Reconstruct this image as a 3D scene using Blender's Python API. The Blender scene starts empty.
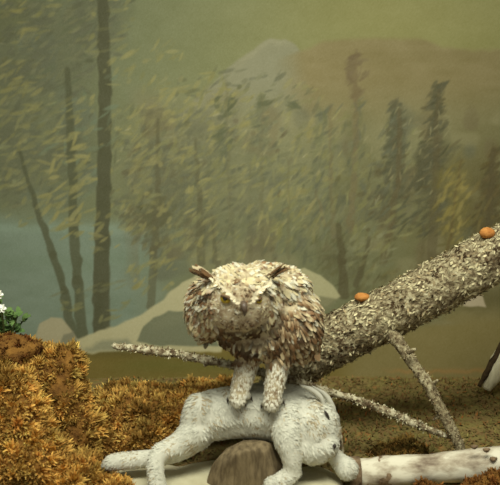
import bpy, bmesh, math, random
import numpy as np
from mathutils import Vector, noise
from mathutils.bvhtree import BVHTree

random.seed(7)
RNG = np.random.default_rng(7)
S = bpy.context.scene
COL = S.collection

# ------------------------------------------------------------------ camera
F_PX, CX, CY = 690.0, 250.0, 242.5
PITCH = math.radians(8.0)
CAM = np.array([0.0, -1.6, 0.815])
cd = bpy.data.cameras.new('camera')
cam = bpy.data.objects.new('camera', cd)
COL.objects.link(cam)
cam.location = CAM
cam.rotation_euler = (math.pi / 2 - PITCH, 0, 0)
cd.sensor_fit = 'HORIZONTAL'
cd.sensor_width = 36.0
cd.lens = 36.0 * F_PX / 500.0
cd.dof.use_dof = True
cd.dof.focus_distance = 1.93
cd.dof.aperture_fstop = 3.6
S.camera = cam

# ------------------------------------------------------------------ light
w = bpy.data.worlds.new('world')
S.world = w
w.use_nodes = True
bg = w.node_tree.nodes['Background']
bg.inputs[0].default_value = (0.99, 1.0, 0.88, 1)
bg.inputs[1].default_value = 0.42


def area(name, loc, aim, sx, sy, power, color):
    l = bpy.data.lights.new(name, 'AREA')
    l.shape = 'RECTANGLE'
    l.spread = math.radians(105)
    l.size, l.size_y, l.energy, l.color = sx, sy, power, color
    o = bpy.data.objects.new(name, l)
    COL.objects.link(o)
    o.location = loc
    d = Vector(aim) - Vector(loc)
    o.rotation_euler = d.to_track_quat('-Z', 'Y').to_euler()
    return o


area('case_light', (0.05, -0.95, 2.1), (0.0, 0.55, -0.15), 1.7, 0.6, 26, (0.99, 1.0, 0.86))

S.view_settings.view_transform = 'Standard'
S.view_settings.look = 'None'
S.view_settings.gamma = 1.0
S.view_settings.use_curve_mapping = False
S.view_settings.exposure = -0.06

# ------------------------------------------------------------------ helpers
CP, SP = math.cos(PITCH), math.sin(PITCH)


def P(u, v, y):
    """point in the plane y that lies on the sight line of photo pixel (u, v)"""
    a, b = (u - CX) / F_PX, -(v - CY) / F_PX
    d = np.array([a, CP + b * SP, -SP + b * CP])
    return CAM + d * ((y - CAM[1]) / d[1])


def px(y, n=1.0, v=400):
    """size in metres of n photo pixels at distance y"""
    return n * (P(251, v, y) - P(250, v, y))[0]


def proj(p):
    d = np.asarray(p) - CAM
    f = d[..., 1] * CP - d[..., 2] * SP
    up = d[..., 1] * SP + d[..., 2] * CP
    return CX + F_PX * d[..., 0] / f, CY - F_PX * up / f


def lin(c):
    c = np.asarray(c, float) / 255.0
    c = np.clip(c, 0, 1)
    return np.where(c <= 0.04045, c / 12.92, ((c + 0.055) / 1.055) ** 2.4)


def tag(o, label=None, cat=None, group=None, kind=None):
    if label: o['label'] = label
    if cat: o['category'] = cat
    if group: o['group'] = group
    if kind: o['kind'] = kind
    return o


def thing(name, loc, label, cat, group=None):
    o = bpy.data.objects.new(name, None)
    o.empty_display_size = 0.03
    COL.objects.link(o)
    o.location = loc
    return tag(o, label, cat, group)


def base_of(parent):
    p = np.zeros(3)
    while parent is not None:
        p = p + np.array(parent.location)
        parent = parent.parent
    return p


def mesh_obj(name, verts, faces, mat, parent=None, cols=None, smooth=True, origin=None):
    """one mesh object from world-space vertices; cols = linear rgb per vertex"""
    verts = np.asarray(verts, float)
    org = np.zeros(3) if origin is None else np.asarray(origin, float)
    me = bpy.data.meshes.new(name)
    me.from_pydata((verts - base_of(parent) - org).tolist(), [], faces if isinstance(faces, list) else faces.tolist())
    if cols is not None:
        at = me.color_attributes.new('Col', 'FLOAT_COLOR', 'POINT')
        c4 = np.ones((len(verts), 4), np.float32)
        c4[:, :3] = cols
        at.data.foreach_set('color', c4.ravel())
    if smooth:
        me.polygons.foreach_set('use_smooth', np.ones(len(me.polygons), bool))
    me.materials.append(mat)
    me.update()
    o = bpy.data.objects.new(name, me)
    COL.objects.link(o)
    if parent is not None:
        o.parent = parent
    o.location = org
    return o


def bake(o):
    dg = bpy.context.evaluated_depsgraph_get()
    me = bpy.data.meshes.new_from_object(o.evaluated_get(dg))
    o.modifiers.clear()
    o.data = me
    return o


def catmull(pts, rad, n):
    pts, rad = np.asarray(pts, float), np.asarray(rad, float)
    a = np.concatenate([pts, rad[:, None]], 1)
    a = np.vstack([2 * a[0] - a[1], a, 2 * a[-1] - a[-2]])
    out = []
    for i in range(1, len(a) - 2):
        for t in np.linspace(0, 1, n, endpoint=False):
            p0, p1, p2, p3 = a[i - 1:i + 3]
            out.append(0.5 * (2 * p1 + (p2 - p0) * t + (2 * p0 - 5 * p1 + 4 * p2 - p3) * t * t + (3 * p1 - p0 - 3 * p2 + p3) * t ** 3))
    out.append(a[-2])
    out = np.array(out)
    return out[:, :3], np.maximum(out[:, 3], 0.0005)


def tube(pts, rad, n=6, seg=16, amp=0.0, freq=30.0, seed=0.0, cap_in=0.0):
    """noisy tapering tube; returns verts, faces"""
    c, r = catmull(pts, rad, n)
    t = np.gradient(c, axis=0)
    t /= np.linalg.norm(t, axis=1)[:, None]
    ref = np.array([0, 0, 1.0]) if abs(t[0][2]) < 0.8 else np.array([0, 1.0, 0])
    V, Fs = [], []
    for i in range(len(c)):
        a = np.cross(t[i], ref); a /= np.linalg.norm(a)
        b = np.cross(a, t[i])
        ref = b
        for k in range(seg):
            an = 2 * math.pi * k / seg
            d = math.cos(an) * a + math.sin(an) * b
            p = c[i] + d * r[i]
            if amp:
                q = Vector(p * freq) + Vector((seed, seed * 1.7, 0))
                p = p + d * amp * (noise.noise(q) + 0.5 * noise.noise(q * 2.3))
            V.append(p)
    m = len(c)
    for i in range(m - 1):
        for k in range(seg):
            k2 = (k + 1) % seg
            Fs.append([i * seg + k, i * seg + k2, (i + 1) * seg + k2, (i + 1) * seg + k])
    for i, s in ((0, 1), (m - 1, -1)):
        V.append(c[i] + s * t[i] * cap_in * r[i])
        ci = len(V) - 1
        for k in range(seg):
            f = [ci, i * seg + k, i * seg + (k + 1) % seg]
            Fs.append(f[::-1] if s > 0 else f)
    return np.array(V), [f[::-1] for f in Fs]


def ico(sub=2):
    bm = bmesh.new()
    bmesh.ops.create_icosphere(bm, subdivisions=sub, radius=1.0)
    v = np.array([x.co[:] for x in bm.verts])
    f = [[x.index for x in fa.verts] for fa in bm.faces]
    bm.free()
    return v, f


ICO_V, ICO_F = ico(2)


class Blob:
    """union of ellipsoids and tapering limbs, fused into one closed skin"""

    def __init__(self):
        self.V, self.F, self.n = [], [], 0

    def ell(self, c, r, rot=None):
        v = ICO_V * np.asarray(r)
        if rot is not None:
            v = v @ np.array(rot.to_matrix()).T
        self.V.append(v + np.asarray(c))
        self.F += [[i + self.n for i in f] for f in ICO_F]
        self.n += len(v)
        return self

    def limb(self, pts, rad, n=7):
        c, r = catmull(pts, rad, n)
        for p, q in zip(c, r):
            self.ell(p, (q, q, q))
        return self

    def build(self, name, mat, parent, voxel=0.006, smooth=6, cols=None):
        o = mesh_obj(name, np.vstack(self.V), self.F, mat, parent)
        m = o.modifiers.new('r', 'REMESH'); m.mode = 'VOXEL'; m.voxel_size = voxel; m.use_smooth_shade = True
        s = o.modifiers.new('s', 'SMOOTH'); s.iterations = smooth; s.factor = 0.5
        return bake(o)


def world_tris(o):
    me = o.data
    off = base_of(o)
    v = np.array([x.co[:] for x in me.vertices]) + off
    me.calc_loop_triangles()
    t = np.array([x.vertices[:] for x in me.loop_triangles])
    return v, t


def sample(o, n, rng=RNG):
    v, t = world_tris(o)
    a, b, c = v[t[:, 0]], v[t[:, 1]], v[t[:, 2]]
    nr = np.cross(b - a, c - a)
    ar = np.linalg.norm(nr, axis=1)
    k = rng.choice(len(t), n, p=ar / ar.sum())
    r1, r2 = np.sqrt(rng.random(n))[:, None], rng.random(n)[:, None]
    p = a[k] * (1 - r1) + b[k] * r1 * (1 - r2) + c[k] * r1 * r2
    return p, nr[k] / ar[k][:, None]


def bvh(o):
    v, t = world_tris(o)
    return BVHTree.FromPolygons(v.tolist(), t.tolist())


def on_surface(tree, u, v):
    q = P(u, v, 0.0)
    d = Vector(q - CAM).normalized()
    loc, nrm, _, _ = tree.ray_cast(Vector(CAM), d)
    return np.array(loc), np.array(nrm)


def unit(a):
    return a / np.maximum(np.linalg.norm(a, axis=-1, keepdims=True), 1e-9)


def blades(p, d, nrm, L, W, rows, c0, c1, curl=0.0, mid=None):
    """many small tapering blades (fur, feathers, fronds) -> verts, faces, colours.
    rows = [(t, width)], colour runs c0 -> c1 (optionally through mid)"""
    N = len(p)
    d = unit(d)
    s = unit(np.cross(d, nrm))
    up = unit(np.cross(s, d))
    L, W = np.broadcast_to(L, N)[:, None], np.broadcast_to(W, N)[:, None]
    V, C = [], []
    for t, wd in rows:
        ctr = p + d * L * t + up * L * (curl * t * t)
        cc = c0 + (c1 - c0) * t
        if mid is not None:
            cc = np.where(t < 0.5, c0 + (mid - c0) * min(1, 2 * t), mid + (c1 - mid) * max(0, 2 * t - 1))
        if wd > 0:
            V += [ctr - s * W * wd * 0.5, ctr + s * W * wd * 0.5]
            C += [cc, cc]
        else:
            V.append(ctr); C.append(cc)
    m = len(V)
    V = np.stack(V, 1).reshape(-1, 3)
    C = np.stack(C, 1).reshape(-1, 3)
    base = (np.arange(N) * m)[:, None]
    Fs, i = [], 0
    for (t0, w0), (t1, w1) in zip(rows[:-1], rows[1:]):
        if w0 > 0 and w1 > 0:
            Fs += (base + np.array([i, i + 1, i + 3, i + 2])).tolist(); i += 2
        elif w1 == 0:
            Fs += (base + np.array([i, i + 1, i + 2])).tolist(); i += 2
    return V, Fs, C


def jit(c, n, amt, rng=RNG):
    """n linear colours scattered round an sRGB colour"""
    k = 1 + amt * rng.standard_normal((n, 1))
    return np.clip(lin(c)[None] * k, 0.005, 0.95)


def fbm3(p, f, seed=0.0):
    o = Vector((seed, seed * 2.1, -seed))
    return np.array([noise.noise(Vector(x * f) + o) + 0.5 * noise.noise(Vector(x * f * 2.1) + o) for x in p])


# ------------------------------------------------------------------ materials
def new_mat(name, rough=0.85, spec=0.15):
    m = bpy.data.materials.new(name)
    m.use_nodes = True
    b = m.node_tree.nodes['Principled BSDF']
    b.inputs['Roughness'].default_value = rough
    b.inputs['Specular IOR Level'].default_value = spec
    return m, m.node_tree, b


def mat_plain(name, c, rough=0.7, spec=0.2):
    m, nt, b = new_mat(name, rough, spec)
    b.inputs['Base Color'].default_value = (*lin(c), 1)
    n = nt.nodes.new('ShaderNodeTexNoise'); n.inputs['Scale'].default_value = 90
    bp = nt.nodes.new('ShaderNodeBump'); bp.inputs['Strength'].default_value = 0.15; bp.inputs['Distance'].default_value = 0.002
    nt.links.new(n.outputs['Fac'], bp.inputs['Height']); nt.links.new(bp.outputs['Normal'], b.inputs['Normal'])
    return m


def mat_attr(name, rough=0.9, spec=0.08, sheen=0.0, weave=False):
    m, nt, b = new_mat(name, rough, spec)
    a = nt.nodes.new('ShaderNodeVertexColor'); a.layer_name = 'Col'
    nt.links.new(a.outputs['Color'], b.inputs['Base Color'])
    if weave:
        n = nt.nodes.new('ShaderNodeTexNoise'); n.inputs['Scale'].default_value = 160; n.inputs['Detail'].default_value = 4
        tc = nt.nodes.new('ShaderNodeTexCoord')
        nt.links.new(tc.outputs['Object'], n.inputs['Vector'])
        bp = nt.nodes.new('ShaderNodeBump'); bp.inputs['Strength'].default_value = 0.25; bp.inputs['Distance'].default_value = 0.002
        nt.links.new(n.outputs['Fac'], bp.inputs['Height']); nt.links.new(bp.outputs['Normal'], b.inputs['Normal'])
    return m


def mat_ramp(name, stops, scale=(1, 1, 1), nscale=20.0, detail=6.0, rough=0.9, bump=0.5, dist=0.01, rnd=0.6, rot=(0, 0, 0)):
    m, nt, b = new_mat(name, rough, 0.1)
    tc = nt.nodes.new('ShaderNodeTexCoord')
    mp = nt.nodes.new('ShaderNodeMapping'); mp.inputs['Scale'].default_value = scale; mp.inputs['Rotation'].default_value = rot
    n = nt.nodes.new('ShaderNodeTexNoise'); n.inputs['Scale'].default_value = nscale; n.inputs['Detail'].default_value = detail
    n.inputs['Roughness'].default_value = rnd
    r = nt.nodes.new('ShaderNodeValToRGB')
    e = r.color_ramp.elements
    while len(e) < len(stops): e.new(0.5)
    for k, (pos, c) in enumerate(stops):
        e[k].position = pos; e[k].color = (*lin(c), 1)
    bp = nt.nodes.new('ShaderNodeBump'); bp.inputs['Strength'].default_value = bump; bp.inputs['Distance'].default_value = dist
    L = nt.links
    L.new(tc.outputs['Object'], mp.inputs['Vector']); L.new(mp.outputs['Vector'], n.inputs['Vector'])
    L.new(n.outputs['Fac'], r.inputs['Fac']); L.new(r.outputs['Color'], b.inputs['Base Color'])
    L.new(n.outputs['Fac'], bp.inputs['Height']); L.new(bp.outputs['Normal'], b.inputs['Normal'])
    return m


M_PAINT = mat_attr('mural_paint', 0.75, 0.15, weave=True)
M_WALL = mat_ramp('case_wall', [(0.3, (104, 104, 74)), (0.7, (122, 120, 86))], nscale=6, bump=0.2)
M_FLOOR = mat_ramp('mossy_ground', [(0.30, (118, 92, 58)), (0.45, (122, 104, 64)), (0.58, (118, 108, 62)), (0.72, (160, 112, 66))], nscale=22, bump=0.8, dist=0.02)
M_FEATHER = mat_attr('feather', 0.9, 0.05)
M_FUR = mat_attr('fur', 0.95, 0.03)
M_MOSS = mat_attr('moss', 0.95, 0.03)
M_HARE = mat_plain('hare_hide', (198, 195, 178), 0.95, 0.03)
M_OWLSKIN = mat_ramp('owl_down', [(0.35, (126, 106, 80)), (0.6, (184, 170, 138))], nscale=60, bump=0.2)
M_BARK = mat_ramp('spruce_bark', [(0.34, (72, 60, 44)), (0.46, (120, 106, 80)), (0.56, (166, 154, 120)), (0.70, (208, 200, 166))], nscale=70, detail=8, rnd=0.7, bump=0.9, dist=0.01)
M_LICHEN = mat_attr('lichen', 0.95, 0.03)
M_TWIG = mat_ramp('lichen_twig', [(0.36, (80, 64, 46)), (0.48, (140, 126, 98)), (0.6, (196, 188, 158))], nscale=55, detail=6, rnd=0.6, bump=0.8, dist=0.006)
M_BIRCH = mat_ramp('birch_bark', [(0.32, (112, 96, 80)), (0.44, (172, 160, 138)), (0.55, (212, 205, 182)), (0.8, (222, 216, 196))], scale=(1, 2.2, 2.2), nscale=11, detail=6, rnd=0.6, bump=0.4, dist=0.005)
M_BIRCH_BAND = mat_ramp('birch_scar', [(0.3, (74, 58, 42)), (0.6, (140, 118, 92))], nscale=60, bump=0.7, dist=0.006)
M_WOODCUT = mat_ramp('orange_cut_wood', [(0.3, (156, 98, 48)), (0.7, (194, 136, 72))], nscale=80, bump=0.3)
M_STONE = mat_ramp('streaked_stone', [(0.3, (80, 68, 50)), (0.5, (108, 94, 70)), (0.7, (130, 114, 86))], scale=(1, 1, 0.22), rot=(0, 0.75, 0), nscale=90, detail=5, bump=0.6, dist=0.006)
M_SNOW = mat_ramp('snow', [(0.3, (176, 168, 136)), (0.7, (194, 188, 158))], nscale=25, bump=0.35, dist=0.01, rough=0.8)
M_DARK = mat_plain('dark_horn', (52, 44, 38), 0.4, 0.4)
M_MOSSCORE = mat_ramp('moss_core', [(0.35, (90, 60, 28)), (0.65, (140, 100, 46))], nscale=40, bump=0.8, dist=0.02)
M_IRIS = mat_plain('owl_iris', (176, 150, 44), 0.2, 0.5)
M_PUPIL = mat_plain('owl_pupil', (18, 15, 12), 0.1, 0.6)
M_BEAK = mat_plain('owl_beak', (84, 70, 56), 0.4, 0.4)
M_LID = mat_plain('owl_lid', (112, 90, 64), 0.8)
M_LEAF = mat_ramp('green_leaf', [(0.3, (66, 92, 50)), (0.7, (110, 136, 76))], nscale=30, bump=0.3, dist=0.004)
M_PETAL = mat_plain('white_petal', (236, 236, 222), 0.8)
M_STEM = mat_plain('green_stem', (84, 92, 50), 0.8)
M_PALEWOOD = mat_ramp('pale_split_wood', [(0.3, (196, 186, 150)), (0.7, (228, 220, 186))], scale=(6, 6, 1), nscale=14, bump=0.4)
M_DARKBARK = mat_ramp('dark_bark', [(0.3, (48, 38, 26)), (0.7, (82, 66, 44))], nscale=50, bump=0.8)

# ------------------------------------------------------------------ setting
WALL_Y = 0.78
WALL_V = 384.0            # photo row where the canvas dips below the floor


def box(name, lo, hi, mat):
    x0, y0, z0 = lo; x1, y1, z1 = hi
    v = [(x0, y0, z0), (x1, y0, z0), (x1, y1, z0), (x0, y1, z0), (x0, y0, z1), (x1, y0, z1), (x1, y1, z1), (x0, y1, z1)]
    f = [[0, 3, 2, 1], [4, 5, 6, 7], [0, 1, 5, 4], [1, 2, 6, 5], [2, 3, 7, 6], [3, 0, 4, 7]]
    return tag(mesh_obj(name, v, f, mat, smooth=False), kind='structure')


box('wall_back', (-1.75, WALL_Y + 0.012, -0.05), (1.75, WALL_Y + 0.10, 2.1), M_WALL)
box('wall_left', (-1.85, -1.0, -0.05), (-1.75, WALL_Y + 0.10, 2.1), M_WALL)
box('wall_right', (1.75, -1.0, -0.05), (1.85, WALL_Y + 0.10, 2.1), M_WALL)

# uneven earthy floor of the case
nx, ny = 150, 80
xs, ys = np.linspace(-1.75, 1.75, nx), np.linspace(-1.0, WALL_Y + 0.012, ny)
gx, gy = np.meshgrid(xs, ys)
gp = np.stack([gx.ravel(), gy.ravel(), np.zeros(nx * ny)], 1)
gz = 0.010 * fbm3(gp, 7.0) + 0.005 * fbm3(gp, 25.0, 3.0) - 0.006
gp[:, 2] = np.minimum(gz, 0.006)
idx = np.arange(nx * ny).reshape(ny, nx)
gf = np.stack([idx[:-1, :-1], idx[:-1, 1:], idx[1:, 1:], idx[1:, :-1]], -1).reshape(-1, 4)
tag(mesh_obj('floor', gp, gf, M_FLOOR), kind='structure')

# ------------------------------------------------------------------ the painted backdrop
U0, V0 = -130, -60
PW, PH = 760, int(WALL_V - V0) + 1
UU, VV = np.meshgrid(np.arange(PW) + U0 + 0.0, np.arange(PH) + V0 + 0.0)
prng = np.random.default_rng(21)


def nz(cell, cell_v=None):
    """smooth value noise in -1..1 over the canvas"""
    cv = cell_v or cell
    gw, gh = int(PW / cell) + 3, int(PH / cv) + 3
    g = prng.uniform(-1, 1, (gh, gw))
    fx, fy = (UU - U0) / cell, (VV - V0) / cv
    ix, iy = fx.astype(int), fy.astype(int)
    tx, ty = fx - ix, fy - iy
    tx, ty = tx * tx * (3 - 2 * tx), ty * ty * (3 - 2 * ty)
    return (g[iy, ix] * (1 - tx) + g[iy, ix + 1] * tx) * (1 - ty) + (g[iy + 1, ix] * (1 - tx) + g[iy + 1, ix + 1] * tx) * ty


def ss(a, b, x):
    t = np.clip((x - a) / (b - a), 0, 1)
    return t * t * (3 - 2 * t)


paint = np.zeros((PH, PW, 3))
pid = np.zeros((PH, PW), int)


def mix(c, m, ident=None, thr=0.5):
    m3 = m[..., None]
    paint[:] = paint * (1 - m3) + np.asarray(c, float) * m3
    if ident is not None:
        pid[m > thr] = ident


N1, N2, N3 = nz(60), nz(22), nz(8)
NS = nz(26, 6)
# sky: olive, greener to the left, yellower to the right
k = ss(60, 420, UU)
paint[:] = np.array([100, 106, 80]) * (1 - k[..., None]) + np.array([129, 126, 78]) * k[..., None]
paint += (4 * N1 + 3 * N2)[..., None]
mix((134, 130, 82), 0.5 * ss(45, 20, VV) * ss(260, 420, UU))
# mountains
ridge = lambda pts: np.interp(UU, [p[0] for p in pts], [p[1] for p in pts])
far = ridge([(120, 330), (150, 150), (180, 112), (204, 90), (228, 66), (250, 50), (270, 37), (285, 38), (300, 50), (330, 70), (400, 80)]) + 2 * N3 + 2 * N2
mix((126, 124, 100), ss(-1.5, 3, VV - far) * 0.95, 1)
mix((142, 138, 108), 0.5 * np.exp(-((VV - far - 4) / 4.0) ** 2) * ss(225, 250, UU) * ss(300, 280, UU))
near = ridge([(225, 330), (245, 110), (275, 62), (300, 50), (322, 41), (350, 39), (395, 38), (420, 39), (440, 46), (462, 51), (500, 49), (560, 42), (640, 60)]) + 1.2 * N3 + 1.5 * N2
mc = np.array([121, 108, 74]) + (4 * N2 + 3 * NS)[..., None]
mm = ss(-3, 4, VV - near) * ss(266, 308, UU - 0.2 * (VV - 50) + 4 * N2)
paint[:] = paint * (1 - mm[..., None]) + mc * mm[..., None]
pid[mm > 0.5] = 2
# haze of distant forest
k = ss(70, 150, VV + 10 * N1) * ss(90, 150, UU)
mix((112, 111, 80), 0.85 * k, 0)
k = ss(130, 250, VV) * ss(110, 170, UU)
hz = np.array([96, 99, 72]) * (1 - ss(330, 500, UU))[..., None] + np.array([88, 80, 50]) * ss(330, 500, UU)[..., None]
paint[:] = paint * (1 - 0.85 * k[..., None]) + hz * 0.85 * k[..., None]
mix((90, 82, 52), 0.6 * ss(60, 170, VV) * ss(400, 500, UU))
mix((94, 98, 74), 0.75 * ss(150, 60, UU + 8 * N2) * ss(300, 120, VV))
mix((80, 80, 50), 0.5 * ss(60, 0, UU) * ss(60, 0, VV))
# lake
k = ss(205, 232, VV + 4 * N2 - 0.05 * UU) * ss(205, 120, UU + 10 * N2)
mix((108, 124, 108), k, 3)
paint[k > 0.5] += (3.5 * NS[k > 0.5])[..., None]
mix((126, 146, 126), 0.5 * np.exp(-((VV - 228) / 5.0) ** 2) * k)
mix((102, 120, 100), 0.4 * np.exp(-((VV - 262 - 6 * N2) / 9.0) ** 2) * k)
# meadow at the foot of the painting
k = ss(318, 326, VV + 3 * N2) * ss(185, 190, UU) + ss(342, 347, VV + 2 * N3) * ss(190, 185, UU)
mix((102, 85, 40), np.clip(k, 0, 1), 4)
mix((88, 82, 36), 0.8 * np.exp(-((VV - 366 - 2 * N2) / 8.0) ** 2) * ss(80, 150, UU) * ss(260, 220, UU))
mix((78, 66, 34), 0.7 * np.exp(-((VV - 352) / 6.0) ** 2) * ss(215, 120, UU))
mix((120, 107, 68), 0.8 * ss(300, 320, VV + 3 * N3) * ss(330, 370, UU), 4)
mix((84, 88, 68), 0.8 * np.exp(-((VV - 318 - 3 * N2) / 7.0) ** 2) * ss(350, 370, UU) * ss(460, 430, UU))
mix((118, 110, 78), 0.6 * np.exp(-((VV - 323) / 2.2) ** 2) * np.exp(-((UU - 452) / 14.0) ** 2))
mix((146, 106, 60), 0.7 * np.exp(-((VV - 371 - 1.5 * N3) / 2.2) ** 2) * ss(380, 415, UU))
paint += (2.0 * N3 + 2.0 * NS)[..., None] * 0.8


def poly(pts, soft=1.0):
    pts = np.array(pts, float)
    ins = np.zeros((PH, PW), bool)
    dist = np.full((PH, PW), 1e9)
    wu, wv = UU + 1.0 * N3, VV + 1.0 * N3
    for (x0, y0), (x1, y1) in zip(pts, np.roll(pts, -1, 0)):
        if y0 != y1:
            c = (y0 <= wv) != (y1 <= wv)
            ins ^= c & (wu < x0 + (wv - y0) * (x1 - x0) / (y1 - y0))
        t = np.clip(((wu - x0) * (x1 - x0) + (wv - y0) * (y1 - y0)) / ((x1 - x0) ** 2 + (y1 - y0) ** 2 + 1e-6), 0, 1)
        dist = np.minimum(dist, np.hypot(wu - x0 - t * (x1 - x0), wv - y0 - t * (y1 - y0)))
    return ss(-soft, soft, np.where(ins, dist, -dist))


def stroke(u, v, L, W, ang, c, a, ident=None):
    r = L / 2 + W
    i0, i1 = int(max(0, v - r - V0)), int(min(PH, v + r - V0 + 1))
    j0, j1 = int(max(0, u - r - U0)), int(min(PW, u + r - U0 + 1))
    if i1 <= i0 or j1 <= j0: return
    du, dv = UU[i0:i1, j0:j1] - u, VV[i0:i1, j0:j1] - v
    x = du * math.cos(ang) - dv * math.sin(ang)
    y = du * math.sin(ang) + dv * math.cos(ang)
    y = y + 0.02 * x * x / max(L, 1) * 3
    m = a * ss(1, 0.45, np.sqrt((x / (L / 2)) ** 2 + (y / (W / 2)) ** 2))
    paint[i0:i1, j0:j1] = paint[i0:i1, j0:j1] * (1 - m[..., None]) + np.asarray(c, float) * m[..., None]
    if ident is not None:
        pid[i0:i1, j0:j1][m > 0.3] = ident


def limb_line(pts, c, a=0.85, ident=None, soft=1.2):
    for (x0, y0, w0), (x1, y1, w1) in zip(pts[:-1], pts[1:]):
        wu, wv = UU + 1.5 * N3, VV
        t = np.clip(((wu - x0) * (x1 - x0) + (wv - y0) * (y1 - y0)) / ((x1 - x0) ** 2 + (y1 - y0) ** 2), 0, 1)
        dd = np.hypot(wu - x0 - t * (x1 - x0), wv - y0 - t * (y1 - y0))
        m = a * ss(soft, -soft, dd - (w0 + (w1 - w0) * t) / 2)
        cc = np.asarray(c, float) + (3 * N3)[..., None]
        paint[:] = paint * (1 - m[..., None]) + cc * m[..., None]
        if ident is not None:
            pid[m > 0.45] = ident


def crown(cu, cv, ru, rv, n, cols, ang, L=(6, 23), W=(2.6, 6.5), a=(0.22, 0.72), ident=None, cone=False, spread=0.33):
    for _ in range(n):
        if cone:
            t = prng.random()
            v = cv - rv + 2 * rv * t
            u = cu + prng.normal() * 0.55 * ru * (0.15 + 0.85 * t)
        else:
            r, th = math.sqrt(prng.random()), prng.random() * 6.283
            u, v = cu + ru * r * math.cos(th), cv + rv * r * math.sin(th)
        c = np.array(cols[prng.integers(len(cols))], float) + prng.normal() * 4
        stroke(u, v, prng.uniform(*L), prng.uniform(*W), ang + prng.normal() * spread, c, prng.uniform(*a), ident)


YEL, OLV, MID, DRK = (136, 129, 80), (116, 114, 74), (100, 101, 76), (78, 80, 66)
TEA, BRN = (96, 110, 90), (74, 70, 54)
# far misty woods (part of the hazy ground of the canvas)
crown(230, 165, 140, 95, 620, [MID, OLV, DRK, (76, 78, 60), YEL], math.radians(42), a=(0.25, 0.6))
crown(250, 220, 130, 50, 380, [MID, DRK, (86, 92, 74), (74, 76, 58), OLV], math.radians(50), a=(0.25, 0.6))
crown(420, 230, 110, 80, 380, [(88, 82, 54), (74, 70, 48), (104, 96, 62), (66, 60, 42)], math.radians(50), a=(0.25, 0.6))
mix((74, 65, 42), 0.6 * ss(435, 500, UU + 8 * N2) * ss(110, 190, VV + 8 * N2) * ss(320, 290, VV))
NB, NC, ND = nz(24, 30), nz(20, 26), nz(30, 18)
wood = ss(80, 130, VV + 12 * N2) * ss(110, 150, UU) * ss(300, 280, VV)
mix((80, 82, 70), 0.62 * ss(0.15, 0.7, NB) * wood)
mix((92, 80, 60), 0.5 * ss(0.2, 0.7, NC) * wood)
mix((130, 124, 90), 0.45 * ss(0.25, 0.75, ND) * wood)
mix((86, 96, 86), 0.5 * ss(0.1, 0.6, NC) * ss(140, 110, UU) * ss(220, 190, VV))
crown(230, 175, 125, 85, 230, [(146, 140, 100), YEL, (138, 134, 92)], math.radians(45), L=(7, 14), W=(1.8, 3.4), a=(0.3, 0.65))
crown(230, 185, 125, 80, 110, [(76, 78, 66), (80, 72, 56)], math.radians(40), L=(7, 16), W=(3, 8), a=(0.3, 0.7))
for u in (232, 250, 262, 288, 318):
    limb_line([(u, 140 + (u * 7) % 50, 2), (u + 1, 258, 4)], (88, 84, 62), 0.45)
# shore, boulders
TREES = []


def tree(trunks, crowns, tcol=BRN, ta=0.85):
    ident = 20 + len(TREES)
    TREES.append(ident)
    for cu, cv, ru, rv, n_, cols_ in [c[:6] for c in crowns[0]]:
        if ru < 8 or n_ < 30: continue
        wu = UU + 9 * N2 + 4 * N3
        wv = VV + 9 * N2
        hw = ru * (np.clip((wv - cv + rv) / (2 * rv), 0.1, 1) if crowns[0][0][7].get('cone') else 1)
        e = np.clip(1.15 - np.sqrt(((wu - cu) / np.maximum(hw, 2)) ** 2 + ((wv - cv) / rv) ** 2), 0, 1)
        mix(np.array(cols_[0], float), np.clip(1.5 * e, 0, 1) * (0.55 + 0.3 * N2 + 0.22 * N3).clip(0, 0.85))
    for c in crowns[0]: crown(*c[:7], ident=ident, **c[7])
    for t in trunks: limb_line(t, tcol, ta, ident + 100)
    for c in crowns[1]: crown(*c[:7], ident=ident, **c[7])


A30, A45, A60 = math.radians(28), math.radians(42), math.radians(58)
# --- left group by the lake
tree([[(-70, -60, 12), (-66, 330, 16)]], ([(-60, 60, 60, 110, 260, [DRK, MID, OLV], A30, {})], [(-60, 120, 55, 110, 120, [YEL, OLV], A30, {})]))
tree([[(18, 150, 3), (33, 205, 6), (48, 255, 8), (58, 290, 9), (66, 336, 10)]],
     ([(18, 60, 34, 75, 170, [DRK, DRK, MID, (86, 86, 62)], A30, {}), (14, 160, 30, 50, 90, [DRK, MID, OLV], A30, {})],
      [(20, 40, 34, 60, 60, [YEL, OLV, (124, 118, 70)], A30, {}), (20, 170, 34, 55, 60, [YEL, OLV, (120, 122, 84)], A30, {})]), (66, 68, 54))
tree([[(70, 70, 6), (71, 150, 8), (71, 230, 10), (73, 280, 11), (76, 338, 12)]],
     ([(62, 45, 42, 55, 190, [DRK, DRK, (84, 90, 72), MID], A30, {}), (66, 150, 34, 60, 110, [DRK, MID, TEA], A30, {})],
      [(54, 120, 28, 26, 36, [YEL, OLV], A30, {}), (66, 185, 28, 55, 60, [YEL, YEL, OLV], A30, dict(L=(14, 26), W=(3.5, 6.5), a=(0.45, 0.8))), (20, 120, 26, 60, 26, [YEL, OLV], A30, dict(L=(14, 24), W=(3.5, 6), a=(0.4, 0.7))), (75, 30, 40, 40, 28, [YEL, OLV], A30, {}), (64, 296, 20, 20, 12, [OLV, MID], A30, {})]), (64, 66, 52))
tree([[(108, -60, 11), (107, 40, 12), (106, 110, 13), (103, 180, 14), (99, 240, 15), (97, 290, 18), (96, 336, 18)]],
     ([(100, 10, 36, 55, 170, [DRK, (82, 88, 68), MID], A30, {})],
      [(112, 30, 26, 60, 40, [YEL, OLV], A30, {}), (106, 112, 26, 40, 26, [OLV, YEL, TEA], A30, {}), (104, 225, 26, 30, 16, [OLV, YEL], A30, {}), (106, 300, 22, 22, 16, [OLV, MID], A30, {})]), (60, 60, 48), 0.95)
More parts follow.
